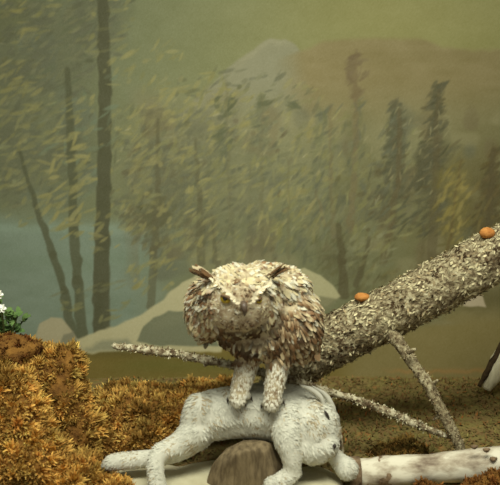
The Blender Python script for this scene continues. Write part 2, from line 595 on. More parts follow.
# --- middle
tree([[(158, 120, 3), (157, 190, 6), (152, 250, 8), (147, 306, 9)]],
     ([(156, 190, 34, 66, 190, [DRK, (84, 78, 58), MID], A45, {}), (150, 215, 18, 22, 40, [(72, 70, 52)], A45, {})],
      [(165, 110, 40, 70, 95, [OLV, YEL, (122, 118, 78)], A45, {}), (158, 205, 36, 60, 95, [YEL, OLV, (124, 118, 76)], A45, {}), (150, 275, 28, 18, 30, [OLV, YEL], A45, {})]), BRN, 0.6)
tree([[(196, 140, 3), (199, 200, 6), (200, 262, 9)], [(212, 215, 3), (214, 262, 5)]],
     ([(200, 175, 32, 66, 150, [DRK, MID, (88, 88, 66)], A45, {})],
      [(205, 150, 34, 60, 80, [OLV, YEL], A45, {}), (205, 220, 30, 40, 60, [OLV, YEL, MID], A45, {})]), BRN, 0.6)
tree([[(226, 80, 2), (228, 160, 3), (230, 230, 4)]],
     ([(226, 105, 10, 14, 26, [(72, 76, 58)], A45, {}), (222, 140, 10, 14, 22, [(74, 78, 60)], A45, {}), (232, 190, 24, 60, 90, [MID, DRK], A45, {})],
      [(232, 130, 24, 60, 55, [OLV, YEL], A45, {})]), (90, 86, 64), 0.35)
tree([[(262, 95, 2), (261, 170, 3), (262, 250, 5)]],
     ([(262, 160, 24, 66, 110, [MID, DRK, (96, 98, 74)], A45, dict(cone=True)), (262, 103, 5, 3, 6, [(70, 74, 56)], 0.1, {}), (292, 106, 6, 3, 7, [(70, 74, 56)], 0.1, {})],
      [(265, 200, 24, 50, 50, [OLV, YEL], A60, {})]), (90, 86, 64), 0.35)
tree([[(330, 105, 2), (331, 180, 4), (336, 240, 6)], [(316, 190, 2), (326, 225, 4)]],
     ([(322, 180, 28, 72, 150, [MID, DRK, (90, 92, 66)], A60, dict(cone=True))],
      [(310, 180, 24, 60, 70, [OLV, (128, 120, 76)], A60, {})]), (98, 84, 60), 0.4)
tree([[(354, 50, 3), (355, 90, 5), (356, 150, 5), (352, 230, 7)]],
     ([(355, 75, 9, 24, 34, [(92, 76, 58), (100, 86, 64)], A45, {}), (356, 170, 24, 70, 90, [(92, 90, 62), DRK], A60, dict(cone=True))],
      [(352, 190, 20, 50, 36, [OLV, MID], A60, {})]), (102, 86, 62), 0.45)
# --- right conifers
tree([[(398, 110, 4), (400, 180, 6), (394, 215, 6), (386, 262, 8)]],
     ([(394, 165, 30, 65, 210, [(62, 62, 50), (70, 68, 56), (72, 64, 48), DRK], A45, dict(cone=True))],
      [(392, 155, 30, 55, 40, [(134, 128, 94), (122, 116, 84), OLV], A60, dict(W=(1.8, 3.2), L=(7, 14))), (386, 225, 24, 30, 24, [OLV, MID], A45, {})]), (78, 66, 48), 0.55)
tree([[(436, 90, 3), (437, 180, 7), (436, 262, 10)]],
     ([(436, 160, 30, 76, 240, [(60, 58, 46), (68, 66, 54), (76, 68, 50)], A45, dict(cone=True))],
      [(432, 150, 26, 55, 36, [(132, 126, 92), (112, 104, 74)], A60, dict(W=(1.8, 3.2), L=(7, 14)))]), (72, 62, 46), 0.5)
tree([[(462, 160, 2), (452, 258, 4)]],
     ([(456, 205, 20, 46, 70, [(96, 86, 48), (88, 80, 50)], A60, {})],
      [(456, 205, 17, 42, 54, [(138, 122, 64), (128, 114, 62)], A60, dict(W=(3, 5.5)))]), (84, 70, 44))
tree([[(494, 150, 5), (492, 262, 10)]],
     ([(494, 205, 24, 54, 170, [(64, 56, 40), (74, 62, 42), (84, 70, 46)], A45, dict(cone=True))], [(490, 215, 18, 40, 14, [(104, 90, 54)], A60, {})]), (66, 56, 42), 0.6)
tree([[(560, 60, 6), (562, 300, 14)]], ([(560, 170, 50, 110, 300, [(70, 66, 46), DRK, MID], A45, dict(cone=True))], [(560, 170, 40, 90, 60, [OLV, YEL], A60, {})]))
# dark trunks that stand in the gap above the fallen spruce
tree([[(340, 225, 5), (344, 262, 8), (347, 294, 11)], [(372, 238, 4), (360, 285, 6)]],
     ([(346, 262, 26, 26, 70, [(78, 76, 54), (70, 68, 50), MID], A45, {})], [(372, 250, 24, 26, 36, [OLV, MID, (122, 122, 90)], A45, {})]), (64, 57, 42), 0.7)
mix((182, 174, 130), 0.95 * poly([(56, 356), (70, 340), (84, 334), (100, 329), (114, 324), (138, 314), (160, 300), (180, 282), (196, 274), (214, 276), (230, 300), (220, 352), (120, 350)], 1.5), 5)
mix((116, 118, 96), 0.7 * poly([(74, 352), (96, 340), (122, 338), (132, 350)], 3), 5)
mix((98, 102, 82), 0.95 * poly([(132, 341), (140, 327), (150, 318), (166, 311), (184, 311), (204, 318), (218, 346), (150, 346)], 1.2), 6)
mix((112, 114, 90), 0.5 * poly([(146, 324), (166, 313), (184, 313), (178, 322), (152, 330)], 3))
mix((164, 154, 120), 0.95 * poly([(24, 344), (32, 324), (44, 317), (56, 319), (66, 332), (76, 348)], 1.2), 7)
mix((108, 106, 88), 0.8 * poly([(52, 346), (56, 334), (66, 331), (72, 346)], 1.5), 7)
mix((172, 166, 122), 0.95 * poly([(296, 272), (306, 268), (322, 275), (336, 286), (344, 297), (330, 306), (310, 302)], 1.2), 8)
mix((110, 108, 80), 0.8 * poly([(322, 296), (342, 300), (330, 310), (318, 308)], 1.5), 8)
mix((178, 162, 130), 0.95 * poly([(470, 306), (472, 297), (484, 291), (490, 296), (494, 307)], 1.0), 9)

paint += (2.6 * prng.standard_normal((PH, PW)))[..., None]

# tidy the part map, then cut the canvas into its painted parts
paint[:] = np.array([34, 34, 15]) + paint * np.array([0.81, 0.80, 0.88])
PAINT_GAIN = np.array([0.99, 1.0, 1.1])
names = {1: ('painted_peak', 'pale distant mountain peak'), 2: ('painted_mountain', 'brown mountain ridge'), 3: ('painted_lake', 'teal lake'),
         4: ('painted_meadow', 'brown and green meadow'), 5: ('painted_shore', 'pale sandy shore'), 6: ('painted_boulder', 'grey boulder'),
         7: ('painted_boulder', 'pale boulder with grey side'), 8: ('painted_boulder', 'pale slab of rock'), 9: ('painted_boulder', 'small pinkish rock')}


def majority(mask, n=2):
    m = mask.astype(float)
    for _ in range(n):
        q = np.pad(m, 1, mode='edge')
        m = sum(q[i:i + PH, j:j + PW] for i in range(3) for j in range(3)) / 9
    return m


ids = np.unique(pid)
score = np.stack([majority(pid == i, 3) for i in ids], 0)
pid = ids[score.argmax(0)]
backdrop = thing('painted_backdrop', (0, WALL_Y, 0), 'painted mural of misty forest, lake and mountains behind the owl', 'mural')
pts = np.empty((PH, PW, 3))
a_, b_ = (UU - CX) / F_PX, -(VV - CY) / F_PX
dy_, dz_ = CP + b_ * SP, -SP + b_ * CP
# rectangular canvas: columns keep one x over their whole height
kx = (WALL_Y - CAM[1]) / (CP + 0.02)
pts[..., 0] = a_ * kx
kk = (WALL_Y - CAM[1]) / dy_
pts[..., 1] = WALL_Y
pts[..., 2] = CAM[2] + dz_ * kk
cl = np.clip(lin(np.clip(paint, 0, 255)) * PAINT_GAIN, 0, 1).reshape(-1, 3)
flat = pts.reshape(-1, 3)
q0 = (np.arange(PH - 1)[:, None] * PW + np.arange(PW - 1)[None]).ravel()
quads = np.stack([q0 + PW, q0 + PW + 1, q0 + 1, q0], 1)
qid = pid[:-1, :-1].ravel()


def cut(name, sel, parent, label=None):
    f = quads[sel]
    if len(f) < 12: return None
    used, inv = np.unique(f, return_inverse=True)
    o = mesh_obj(name, flat[used], inv.reshape(-1, 4), M_PAINT, parent, cl[used])
    return tag(o, label) if label else o


cut('canvas', qid == 0, backdrop)
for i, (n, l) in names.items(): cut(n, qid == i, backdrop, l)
for t in TREES:
    fo = cut('painted_tree', qid == t, backdrop)
    cut('painted_trunk', qid == t + 100, fo if fo else backdrop)
# stretcher board that carries the canvas
mesh_obj('backing_board', [(x, y, z) for x in (flat[:, 0].min(), flat[:, 0].max()) for y in (WALL_Y + 0.002, WALL_Y + 0.0115) for z in (-0.01, flat[:, 2].max())],
         [[0, 1, 3, 2], [4, 6, 7, 5], [0, 4, 5, 1], [2, 3, 7, 6], [0, 2, 6, 4], [1, 5, 7, 3]], M_WALL, backdrop, smooth=False)

# ------------------------------------------------------------------ fallen spruce trunk
tr_pts = [P(640, 180, 0.12), P(560, 221, 0.15), P(500, 253, 0.17), P(420, 296, 0.21), P(350, 332, 0.25), P(305, 358, 0.27), P(283, 386, 0.27), P(274, 436, 0.26)]
tr_rad = [0.066, 0.066, 0.067, 0.068, 0.070, 0.069, 0.064, 0.070]
trunk = thing('fallen_trunk', P(274, 436, 0.26) * np.array([1, 1, 0]), 'thick lichen-speckled fallen tree trunk slanting up to the right behind the owl', 'tree trunk')
tv, tf = tube(tr_pts, tr_rad, n=26, seg=56, amp=0.006, freq=38, seed=2)
bole = mesh_obj('bole', tv, tf, M_BARK, trunk)
p, n = sample(bole, 7000)
ax = unit(np.array(tr_pts[1]) - np.array(tr_pts[5]))
d = ax[None] * RNG.choice([-1, 1], 7000)[:, None] + 0.7 * RNG.standard_normal((7000, 3))
d = d - n * (d * n).sum(1, keepdims=True)
d = unit(d) + RNG.uniform(0.05, 0.40, (7000, 1)) * n
cz = fbm3(p, 16, 5.0)
kc = 0.6 * RNG.random(7000) + 0.2 + 0.55 * cz
c = np.where((kc > 0.46)[:, None], jit((196, 185, 146), 7000, 0.15), np.where((kc > 0.24)[:, None], jit((146, 130, 98), 7000, 0.2), jit((78, 62, 44), 7000, 0.25)))
V, Fs, C = blades(p + n * 0.001, d, n, RNG.uniform(0.007, 0.015, 7000), RNG.uniform(0.003, 0.0065, 7000), [(0, 0.5), (0.5, 1), (1, 0)], c * 0.85, c, 0.15)
tag(mesh_obj('bark_lichen', V, Fs, M_LICHEN, trunk, C), kind='stuff')
for (u, v, yy, ru, rv) in ((487, 233, 0.145, 8, 6), (362, 297, 0.218, 8, 4.5)):
    c0 = P(u, v, yy); r = px(yy, ru, v)
    kv = ICO_V * np.array([r, r * 0.8, px(yy, rv, v)])
    kv = kv * (1 + 0.12 * np.array([noise.noise(Vector(q * 4 + u)) for q in ICO_V]))[:, None]
    tag(mesh_obj('knot', kv + c0, ICO_F, M_WOODCUT, trunk), 'orange sawn-off branch knot')
bp_ = [P(386, 328, 0.19), P(399, 343, 0.165), P(414, 365, 0.14), P(428, 385, 0.115), P(440, 408, 0.10), P(452, 430, 0.09), P(461, 450, 0.08)]
V, Fs = tube(bp_, [0.021, 0.017, 0.015, 0.0145, 0.014, 0.014, 0.012], n=8, seg=18, amp=0.003, freq=70, seed=9)
br = mesh_obj('side_branch', V, Fs, M_BARK, trunk)
p, n = sample(br, 500)
d = unit(RNG.standard_normal((500, 3)) + n)
c = np.where((RNG.random(500) > 0.5)[:, None], jit((164, 150, 116), 500, 0.12), jit((104, 86, 62), 500, 0.2))
V, Fs, C = blades(p, d, n, RNG.uniform(0.003, 0.008, 500), 0.0035, [(0, 0.6), (0.5, 1), (1, 0)], c * 0.85, c, 0.2)
tag(mesh_obj('bark_lichen', V, Fs, M_LICHEN, br, C), kind='stuff')
for (a, b) in (((430, 386), (438, 380)), ((441, 414), (433, 420)), ((408, 352), (416, 349))):
    V, Fs = tube([P(*a, 0.115), (P(*a, 0.115) + P(*b, 0.10)) / 2, P(*b, 0.10)], [0.008, 0.006, 0.003], n=4, seg=8, amp=0.001)
    mesh_obj('twig_stub', V, Fs, M_BARK, br)

# ------------------------------------------------------------------ thin lichen-covered branch
lb = [P(113, 346, 0.20), P(140, 349, 0.19), P(175, 354, 0.17), P(210, 361, 0.15), P(245, 368, 0.13), P(285, 378, 0.11), P(320, 389, 0.10), P(360, 401, 0.10), P(400, 417, 0.10), P(430, 430, 0.10), P(453, 438, 0.10)]
lr = [0.0075, 0.0105, 0.0105, 0.010, 0.010, 0.0095, 0.009, 0.0095, 0.010, 0.008, 0.0055]
branch = thing('lichen_branch', P(453, 438, 0.1) * np.array([1, 1, 0]), 'thin pale lichen-crusted branch running behind the owl\'s legs', 'branch')
V, Fs = tube(lb, lr, n=14, seg=16, amp=0.0035, freq=60, seed=4)
st = mesh_obj('branch_stem', V, Fs, M_TWIG, branch)
p, n = sample(st, 1500)
d = unit(0.5 * n + 0.9 * RNG.standard_normal((1500, 3)))
c = np.where((RNG.random(1500) + 0.6 * fbm3(p, 22, 1.0) > 0.3)[:, None], jit((192, 184, 150), 1500, 0.12), jit((112, 92, 66), 1500, 0.2))
V, Fs, C = blades(p, d, n, RNG.uniform(0.003, 0.0075, 1500), RNG.uniform(0.003, 0.005, 1500), [(0, 0.5), (0.5, 1), (1, 0.3)], c * 0.85, c, 0.2)
tag(mesh_obj('lichen_crust', V, Fs, M_LICHEN, branch, C), kind='stuff')
V, Fs = tube([P(314, 386, 0.10), P(322, 390, 0.09), P(331, 402, 0.075), P(338, 424, 0.07), P(342, 444, 0.065), P(343, 456, 0.06)], [0.006, 0.006, 0.005, 0.0045, 0.004, 0.003], n=8, seg=10, amp=0.0015, freq=90)
mesh_obj('side_twig', V, Fs, M_TWIG, branch)

# ------------------------------------------------------------------ snow and stone under the hare
sb = Blob()
for (u, v, yy, rx, ry) in ((150, 482, -0.02, 0.12, 0.10), (200, 486, -0.04, 0.14, 0.12), (260, 486, -0.05, 0.15, 0.13), (315, 484, -0.04, 0.075, 0.11), (230, 476, 0.02, 0.16, 0.08), (165, 500, -0.12, 0.14, 0.10), (300, 500, -0.14, 0.12, 0.08)):
    q = P(u, v, yy); q[2] = 0.0
    sb.ell(q, (rx, ry, 0.026))
snow = sb.build('snow_patch', M_SNOW, None, 0.008, 8)
tag(snow, 'flat cream-white patch of snow lying under the hare', 'snow')

rb = Blob()
outline = [(203, 496), (206, 480), (213, 463), (226, 448), (243, 440), (262, 439), (273, 443), (279, 458), (285, 470), (282, 496)]
oc = np.array([246, 476])
hv = []
for yy, sc in ((-0.085, 0.70), (-0.06, 0.95), (-0.02, 1.0), (0.03, 0.8)):
    for q in outline:
        q = oc + (np.array(q) - oc) * sc
        hv.append(P(q[0], q[1], yy))
bmh = bmesh.new()
for q in hv: bmh.verts.new(q)
bmesh.ops.convex_hull(bmh, input=bmh.verts)
bmesh.ops.delete(bmh, geom=[q for q in bmh.verts if not q.link_faces], context='VERTS')
bmh.verts.index_update()
rb.V.append(np.array([q.co[:] for q in bmh.verts])); rb.F += [[q.index for q in f.verts] for f in bmh.faces]
bmh.free()
stone = rb.build('stone', M_STONE, None, 0.005, 3)
for q in stone.data.vertices:
    q.co += q.normal * 0.004 * noise.noise(q.co * 30)
tag(stone, 'brown streaked rounded stone wedged under the hare\'s belly', 'stone')

# ------------------------------------------------------------------ hare
hare = thing('snowshoe_hare', (0, 0, 0), 'white-furred hare lying limp beneath the owl, legs stretched to the left', 'hare')
hb = Blob()
Y0 = 0.02


def HL(pts, rad, y):
    """limb through photo pixels, y per point or one value"""
    ys_ = y if isinstance(y, (list, tuple)) else [y] * len(pts)
    hb.limb([P(u, v, q) for (u, v), q in zip(pts, ys_)], [px(q, r) for r, q in zip(rad, ys_)])


HL([(214, 415), (240, 411), (266, 411), (290, 414), (308, 424)], [26, 27, 29, 30, 31], Y0)
HL([(200, 408), (197, 420), (196, 434)], [16, 17, 16], -0.005)
HL([(196, 434), (180, 449), (160, 457), (134, 460), (114, 462), (107, 465)], [17, 12, 9.5, 9.5, 9, 6], [-0.01, -0.03, -0.035, -0.035, -0.035, -0.035])
HL([(196, 432), (176, 446), (158, 456), (156, 474), (159, 492)], [16, 12, 9.5, 9, 10], [-0.02, -0.04, -0.07, -0.095, -0.11])
HL([(288, 418), (287, 436), (291, 456), (293, 472)], [20, 15, 11, 9], [-0.03, -0.065, -0.085, -0.09])
HL([(293, 472), (283, 480), (270, 484)], [9, 9, 7.5], [-0.09, -0.10, -0.11])
hb.ell(P(312, 428, -0.02), (px(0, 29), 0.066, px(0, 31)))
hb.ell(P(313, 446, -0.045), (px(0, 22), 0.05, px(0, 19)))
hb.ell(P(325, 444, -0.05), (px(0, 14), 0.04, px(0, 16)))
HL([(328, 448), (336, 458), (342, 464), (347, 469)], [9, 8.5, 10, 12], [-0.02, -0.03, -0.04, -0.05])
hbody = hb.build('body', M_HARE, hare, 0.005, 5)
ht = bvh(hbody)
p, n = sample(hbody, 26000)
u_, v_ = proj(p)
flow = np.stack([np.where(u_ < 200, -1.0, 0.55), np.full(len(p), 0.1), np.full(len(p), -0.75)], 1)
flow += 0.35 * RNG.standard_normal((len(p), 3))
flow = unit(flow - n * (flow * n).sum(1, keepdims=True))
d = flow + 0.33 * n
t1 = fbm3(p, 26, 2.0)
base = np.where((t1 + 0.35 * RNG.standard_normal(len(p)) > 0.55)[:, None], jit((178, 164, 134), len(p), 0.1), jit((204, 202, 184), len(p), 0.08))
L = RNG.uniform(0.009, 0.019, len(p)) * np.where(v_ > 450, 0.7, 1.0)
V, Fs, C = blades(p - n * 0.001, d, n, L, RNG.uniform(0.0024, 0.0048, len(p)), [(0, 1), (0.55, 0.8), (1, 0)], base * 0.82, np.clip(base * 1.02, 0, 0.9), -0.25)
tag(mesh_obj('fur', V, Fs, M_FUR, hare, C), kind='stuff')
# ears folded back along the neck
for (pts, yy) in (([(324, 408), (321, 398), (312, 390), (300, 385)], -0.028), ([(335, 424), (333, 408), (325, 395), (312, 386)], 0.0)):
    V, Fs = tube([P(u, v, yy) for u, v in pts], [0.004, 0.006, 0.006, 0.002], n=8, seg=14, amp=0.0008, freq=50)
    mesh_obj('ear', V, Fs, M_HARE, hare)
loc, nn = on_surface(ht, 326, 416)
V, Fs = tube([loc + nn * 0.004 + (P(323.5, 411, 0) - P(326, 416, 0)), loc + nn * 0.006, loc + nn * 0.004 + (P(328.5, 421, 0) - P(326, 416, 0))], [0.0012, 0.0035, 0.001], n=5, seg=10)
tag(mesh_obj('eye', V, Fs, M_DARK, hare), 'dark half-closed eye slit')
loc, nn = on_surface(ht, 333, 446)
mesh_obj('nose', ICO_V * np.array([0.0045, 0.004, 0.006]) + loc + nn * 0.005, ICO_F, M_DARK, hare)

# ------------------------------------------------------------------ owl
owl = thing('horned_owl', P(262, 400, -0.01), 'pale mottled horned owl with brown barred plumage perched on the white hare', 'owl')
ob = Blob()
ob.ell(P(262, 313, 0.03), (0.142, 0.125, 0.108))
ob.ell(P(238, 301, -0.075), (0.096, 0.085, 0.086))
ob.ell(P(206, 310, -0.02), (0.050, 0.075, 0.076))
ob.ell(P(297, 324, -0.005), (0.062, 0.10, 0.088))
ob.ell(P(274, 289, 0.02), (0.088, 0.10, 0.062))
ob.ell(P(259, 285, -0.03), (0.060, 0.07, 0.056))
ob.ell(P(294, 341, -0.005), (0.056, 0.085, 0.050))
ob.ell(P(258, 336, -0.01), (0.080, 0.085, 0.050))
ob.ell(P(282, 340, 0.09), (0.085, 0.10, 0.055))
for pts, ys_ in (([(252, 345), (246, 368), (241, 386), (238, 398)], [-0.02, -0.035, -0.045, -0.055]), ([(279, 348), (277, 370), (274, 388), (272, 402)], [-0.03, -0.05, -0.06, -0.068])):
    ob.limb([P(u, v, q) for (u, v), q in zip(pts, ys_)], [px(q, r) for r, q in zip([15, 12, 10.5, 9.5], ys_)])
obody = ob.build('body', M_OWLSKIN, owl, 0.006, 5)
ot = bvh(obody)
beak_p, beak_n = on_surface(ot, 243, 306)


def bump2(u, v, cu, cv, ru, rv):
    return np.exp(-((u - cu) / ru) ** 2 - ((v - cv) / rv) ** 2)


def plume(n_pts, tree_obj, Lr, Wr, pick, lift, flow_f, rows, curl=-0.15, seed=0.0):
    p, n = sample(tree_obj, n_pts)
    u, v = proj(p)
    keep = pick(p, n, u, v)
    p, n, u, v = p[keep], n[keep], u[keep], v[keep]
    N = len(p)
    f = flow_f(p, n, u, v) + 0.25 * RNG.standard_normal((N, 3))
    f = unit(f - n * (f * n).sum(1, keepdims=True))
    d = f + lift * n
    front = (n[:, 1] < 0.35)
    dark = 0.36 + 0 * u
    dark += 0.52 * bump2(u, v, 288, 332, 50, 26) + 0.28 * bump2(u, v, 258, 335, 36, 16)
    dark -= 0.12 * bump2(u, v, 194, 314, 18, 28)
    dark -= 0.30 * bump2(u, v, 240, 266, 60, 13)
    dark -= 0.85 * front * bump2(u, v, 222, 308, 13, 18) + 0.34 * front * bump2(u, v, 266, 304, 11, 14)
    dark += 0.30 * front * bump2(u, v, 240, 326, 30, 9)
    dark += 0.55 * front * bump2(u, v, 247, 291, 12, 7) + 0.42 * front * bump2(u, v, 244, 312, 9, 9)
    dark += 0.8 * front * bump2(u, v, 223, 337, 9, 7) + 1.2 * front * bump2(u, v, 211, 296, 4.5, 15)
    dark -= 0.65 * ss(359, 368, v)
    cl_ = fbm3(p, 30, 7.0 + seed)
    val = dark + 0.55 * cl_ + 0.20 * RNG.standard_normal(N)
    cream, white = jit((184, 171, 134), N, 0.12), jit((196, 190, 166), N, 0.1)
    brown, dk = jit((116, 88, 62), N, 0.18), jit((78, 60, 44), N, 0.2)
    whitey = (RNG.random(N) < 0.35) | (v > 358) & (u < 292)
    light = np.where(whitey[:, None], white, cream)
    light = np.where((v > 360)[:, None], jit((212, 207, 186), N, 0.06), light)
    body_c = np.where((val > 0.72)[:, None], dk, np.where((val > 0.44)[:, None], brown, light))
    tip = np.where((RNG.random(N) < 0.34)[:, None], light * 0.95, body_c)
    tip = np.where((val < 0.44)[:, None] & (RNG.random(N) < np.clip(dark * 0.7, 0, 0.5))[:, None], brown * 1.2, tip)
    return blades(p - n * 0.002, d, n, RNG.uniform(*Lr, N), RNG.uniform(*Wr, N), rows, light * 0.82, tip, curl, mid=body_c)


ROWS = [(0, 0.45), (0.4, 1.0), (0.8, 0.8), (1, 0.12)]
down_flow = lambda p, n, u, v: np.stack([np.where(u > 262, 0.55, np.where(u < 212, -0.35, 0.0)), np.full(len(p), 0.25), np.full(len(p), -1.0)], 1)
rad_flow = lambda p, n, u, v: (p - beak_p) + np.array([0, 0.0, 0.0])
in_face = lambda u, v: ((u - 238) / 34) ** 2 + ((v - 304) / 26) ** 2 < 1
acc = [
    plume(9000, obody, (0.018, 0.032), (0.009, 0.015), lambda p, n, u, v: (v < 359) & ~((n[:, 1] < 0.2) & in_face(u, v)) & (v > 276), 0.30, down_flow, ROWS),
    plume(7000, obody, (0.010, 0.020), (0.005, 0.009), lambda p, n, u, v: (v <= 282) | ((u < 214) & (v < 340)), 0.45, lambda p, n, u, v: np.stack([np.where(u > 245, 0.6, -0.4), np.full(len(p), 0.6), np.where(v < 275, 0.1, -0.7)], 1), ROWS),
    plume(24000, obody, (0.008, 0.016), (0.003, 0.006), lambda p, n, u, v: (n[:, 1] < 0.3) & in_face(u, v), 0.28, rad_flow, [(0, 0.8), (0.5, 1.0), (1, 0.1)]),
    plume(30000, obody, (0.008, 0.016), (0.003, 0.0055), lambda p, n, u, v: v > 356, 0.35, lambda p, n, u, v: np.tile([0, -0.1, -1.0], (len(p), 1)), [(0, 0.8), (0.5, 1.0), (1, 0.1)]),
]
V, Fs, C, off = [], [], [], 0
for a, b, c in acc:
    V.append(a); C.append(c); Fs += [[i + off for i in f] for f in b]; off += len(a)
tag(mesh_obj('plumage', np.vstack(V), Fs, M_FEATHER, owl, np.vstack(C)), kind='stuff')


def quills(name, roots, L, W, dirs, nrm, c0, mid, c1, curl=0.0, label=None):
    roots = np.array(roots); N = len(roots)
    V, Fs, C = blades(roots, np.array(dirs), np.array(nrm), L, W, [(0, 0.35), (0.3, 0.9), (0.7, 1.0), (0.92, 0.6), (1, 0.1)], c0, c1, curl, mid=mid)
    o = mesh_obj(name, V, Fs, M_FEATHER, owl, C)
    return tag(o, label) if label else o


# folded wing on the owl's left side: long barred coverts hanging to the lower right
wr, wd, wn = [], [], []
wrng = np.random.default_rng(5)
for row, (vv, nfe) in enumerate(((302, 16), (312, 22), (321, 26), (330, 30), (339, 32), (347, 32), (355, 30))):
    for i in range(nfe):
        u0_ = 300 - (vv - 296) * 0.7
        u = u0_ + (323 - u0_) * (i + wrng.random() * 0.8) / nfe
        h = ot.ray_cast(Vector(CAM), Vector(P(u, vv + wrng.normal() * 3, 0) - CAM).normalized())
        if h[0] is None: continue
        q, m = np.array(h[0]), np.array(h[1])
        f = np.array([0.45 + 0.2 * wrng.normal(), 0.15, -1.0]); f -= m * (f @ m)
        wr.append(q + m * 0.004); wd.append(unit(f) + (0.22 + 0.1 * wrng.normal()) * m); wn.append(m + 0.3 * wrng.normal(size=3))
N = len(wr)
mixc = np.where((wrng.random(N) < 0.78)[:, None], jit((100, 74, 48), N, 0.25), jit((172, 154, 118), N, 0.12))
quills('wing', wr, wrng.uniform(0.016, 0.030, N), wrng.uniform(0.005, 0.010, N), wd, wn, jit((170, 148, 114), N, 0.12), mixc, np.where((wrng.random(N) < 0.42)[:, None], jit((196, 180, 144), N, 0.12), jit((96, 72, 48), N, 0.2)), -0.1, 'brown barred folded wing')
# ear tufts with dark edges
for base_uv, tip_uv, tl in (((215, 281), (195, 270), 'brown-edged ear tuft pointing left'), ((266, 279), (283, 269), 'dark ear tuft lying over the crown')):
    q, m = on_surface(ot, *base_uv)
    q2 = P(*tip_uv, q[1] - 0.01)
    rr, dd, nn_, cc = [], [], [], []
    for i in range(26):
        t = wrng.random()
        rr.append(q + (q2 - q) * 0.35 * t + m * 0.004 + wrng.normal(size=3) * 0.003)
        dd.append(unit(q2 - q) + 0.10 * wrng.normal(size=3)); nn_.append(m + 0.2 * wrng.normal(size=3))
    N = 26
    dk = np.where((np.arange(N) % 5 < 3)[:, None], jit((96, 72, 48), N, 0.15), jit((200, 184, 148), N, 0.1))
    quills('ear_tuft', rr, np.linalg.norm(q2 - q) * wrng.uniform(0.65, 1.0, N), 0.008, dd, nn_, dk, dk, dk, 0.05, tl)
# pale brows meeting over the beak
for side in ((210, 280, 240, 303), (266, 286, 247, 303)):
    rr, dd, nn_ = [], [], []
    for i in range(26):
        t = i / 25
        u, v = side[0] + (side[2] - side[0]) * t, side[1] + (side[3] - side[1]) * t - 3 * math.sin(t * 3.14)
        q, m = on_surface(ot, u, v)
        rr.append(q + m * 0.008)
        dd.append(np.array([(-1 if side[0] < 240 else 1) * 0.9, 0.1, 0.35]) * 0.5 + 0.5 * m + 0.25 * wrng.normal(size=3)); nn_.append(m)
    N = 26
    c = jit((224, 212, 180), N, 0.06)
    quills('brow', rr, 0.014, 0.006, dd, nn_, c, c, c, -0.2, 'cream slanting brow')
# eyes under the brows
for (u, v, r) in ((226, 298, 0.0130), (259, 300, 0.0085)):
    q, m = on_surface(ot, u, v)
    gz_ = unit(m + np.array([0, -0.9, -0.15]))
    c0 = q + m * (0.0010 if u < 240 else -0.0025)
    e = mesh_obj('eye', ICO_V * r + c0, ICO_F, M_IRIS, owl)
    tag(e, 'yellow half-hooded eye')
    pv = ICO_V * (r * 0.5) + c0 + gz_ * r * 0.62 + np.array([0, 0, 0.001])
    mesh_obj('pupil', pv, ICO_F, M_PUPIL, e)
    # dark lid line and hooding upper lid
    lid = [c0 + r * 1.06 * unit(np.array([x, 0, z]) + gz_ * 0.75) for x, z in ((-1.1, 0.5), (-0.5, 0.62), (0.1, 0.42), (0.7, 0.08), (1.1, -0.25))] if u < 240 else \
          [c0 + r * 1.06 * unit(np.array([x, 0, z]) + gz_ * 0.75) for x, z in ((1.1, 0.5), (0.5, 0.62), (-0.1, 0.42), (-0.7, 0.08), (-1.1, -0.25))]
    V, Fs = tube(lid, [0.0015, 0.0035, 0.004, 0.0035, 0.0015], n=5, seg=8)
    mesh_obj('eyelid', V, Fs, M_LID, e)
# hooked beak
q, m = on_surface(ot, 243, 303)
q2, _ = on_surface(ot, 244, 316)
V, Fs = tube([q + m * 0.000, q + m * 0.010 + (q2 - q) * 0.25, q + m * 0.013 + (q2 - q) * 0.6, q + m * 0.007 + (q2 - q) * 1.0], [0.007, 0.0075, 0.0055, 0.0012], n=6, seg=12)
mesh_obj('beak', V, Fs, M_BEAK, owl)
# feet with curved talons gripping the hare
for fu, fv in ((239, 397), (272, 402)):
    fy = -0.055 if fu < 250 else -0.066
    for du, dv, yy in ((-9, 3, -0.062), (-2, 8, -0.08), (6, 6, -0.078), (11, 1, -0.055)):
        a = P(fu + du * 0.35, fv, fy - 0.01)
        h = ht.ray_cast(Vector(CAM), Vector(P(fu + du, fv + dv, 0) - CAM).normalized())
        g = np.array(h[0]); gm = np.array(h[1])
        g2 = np.array(ht.ray_cast(Vector(CAM), Vector(P(fu + du * 1.25, fv + dv + 5, 0) - CAM).normalized())[0])
        V, Fs = tube([a, a * 0.5 + g * 0.5 + gm * 0.006, g + gm * 0.006], [0.009, 0.0085, 0.006], n=5, seg=10)
        toe = mesh_obj('toe', V, Fs, M_HARE, owl)
        V, Fs = tube([g + gm * 0.008, (g + g2) / 2 + gm * 0.014, g2 + gm * 0.006], [0.0042, 0.0035, 0.0006], n=5, seg=8)
        mesh_obj('talon', V, Fs, M_DARK, toe)
# tail behind the body
tr_, td_, tn_ = [], [], []
for i in range(9):
    tr_.append(P(280 + i * 3.4, 335, 0.13)); td_.append(np.array([0.15 + 0.08 * (i - 4), 0.25, -1.0])); tn_.append(np.array([0, -0.6, 0.8]))
c = jit((150, 122, 90), 9, 0.1)
quills('tail', tr_, 0.085, 0.026, td_, tn_, c, c * 0.8, c * 1.1)

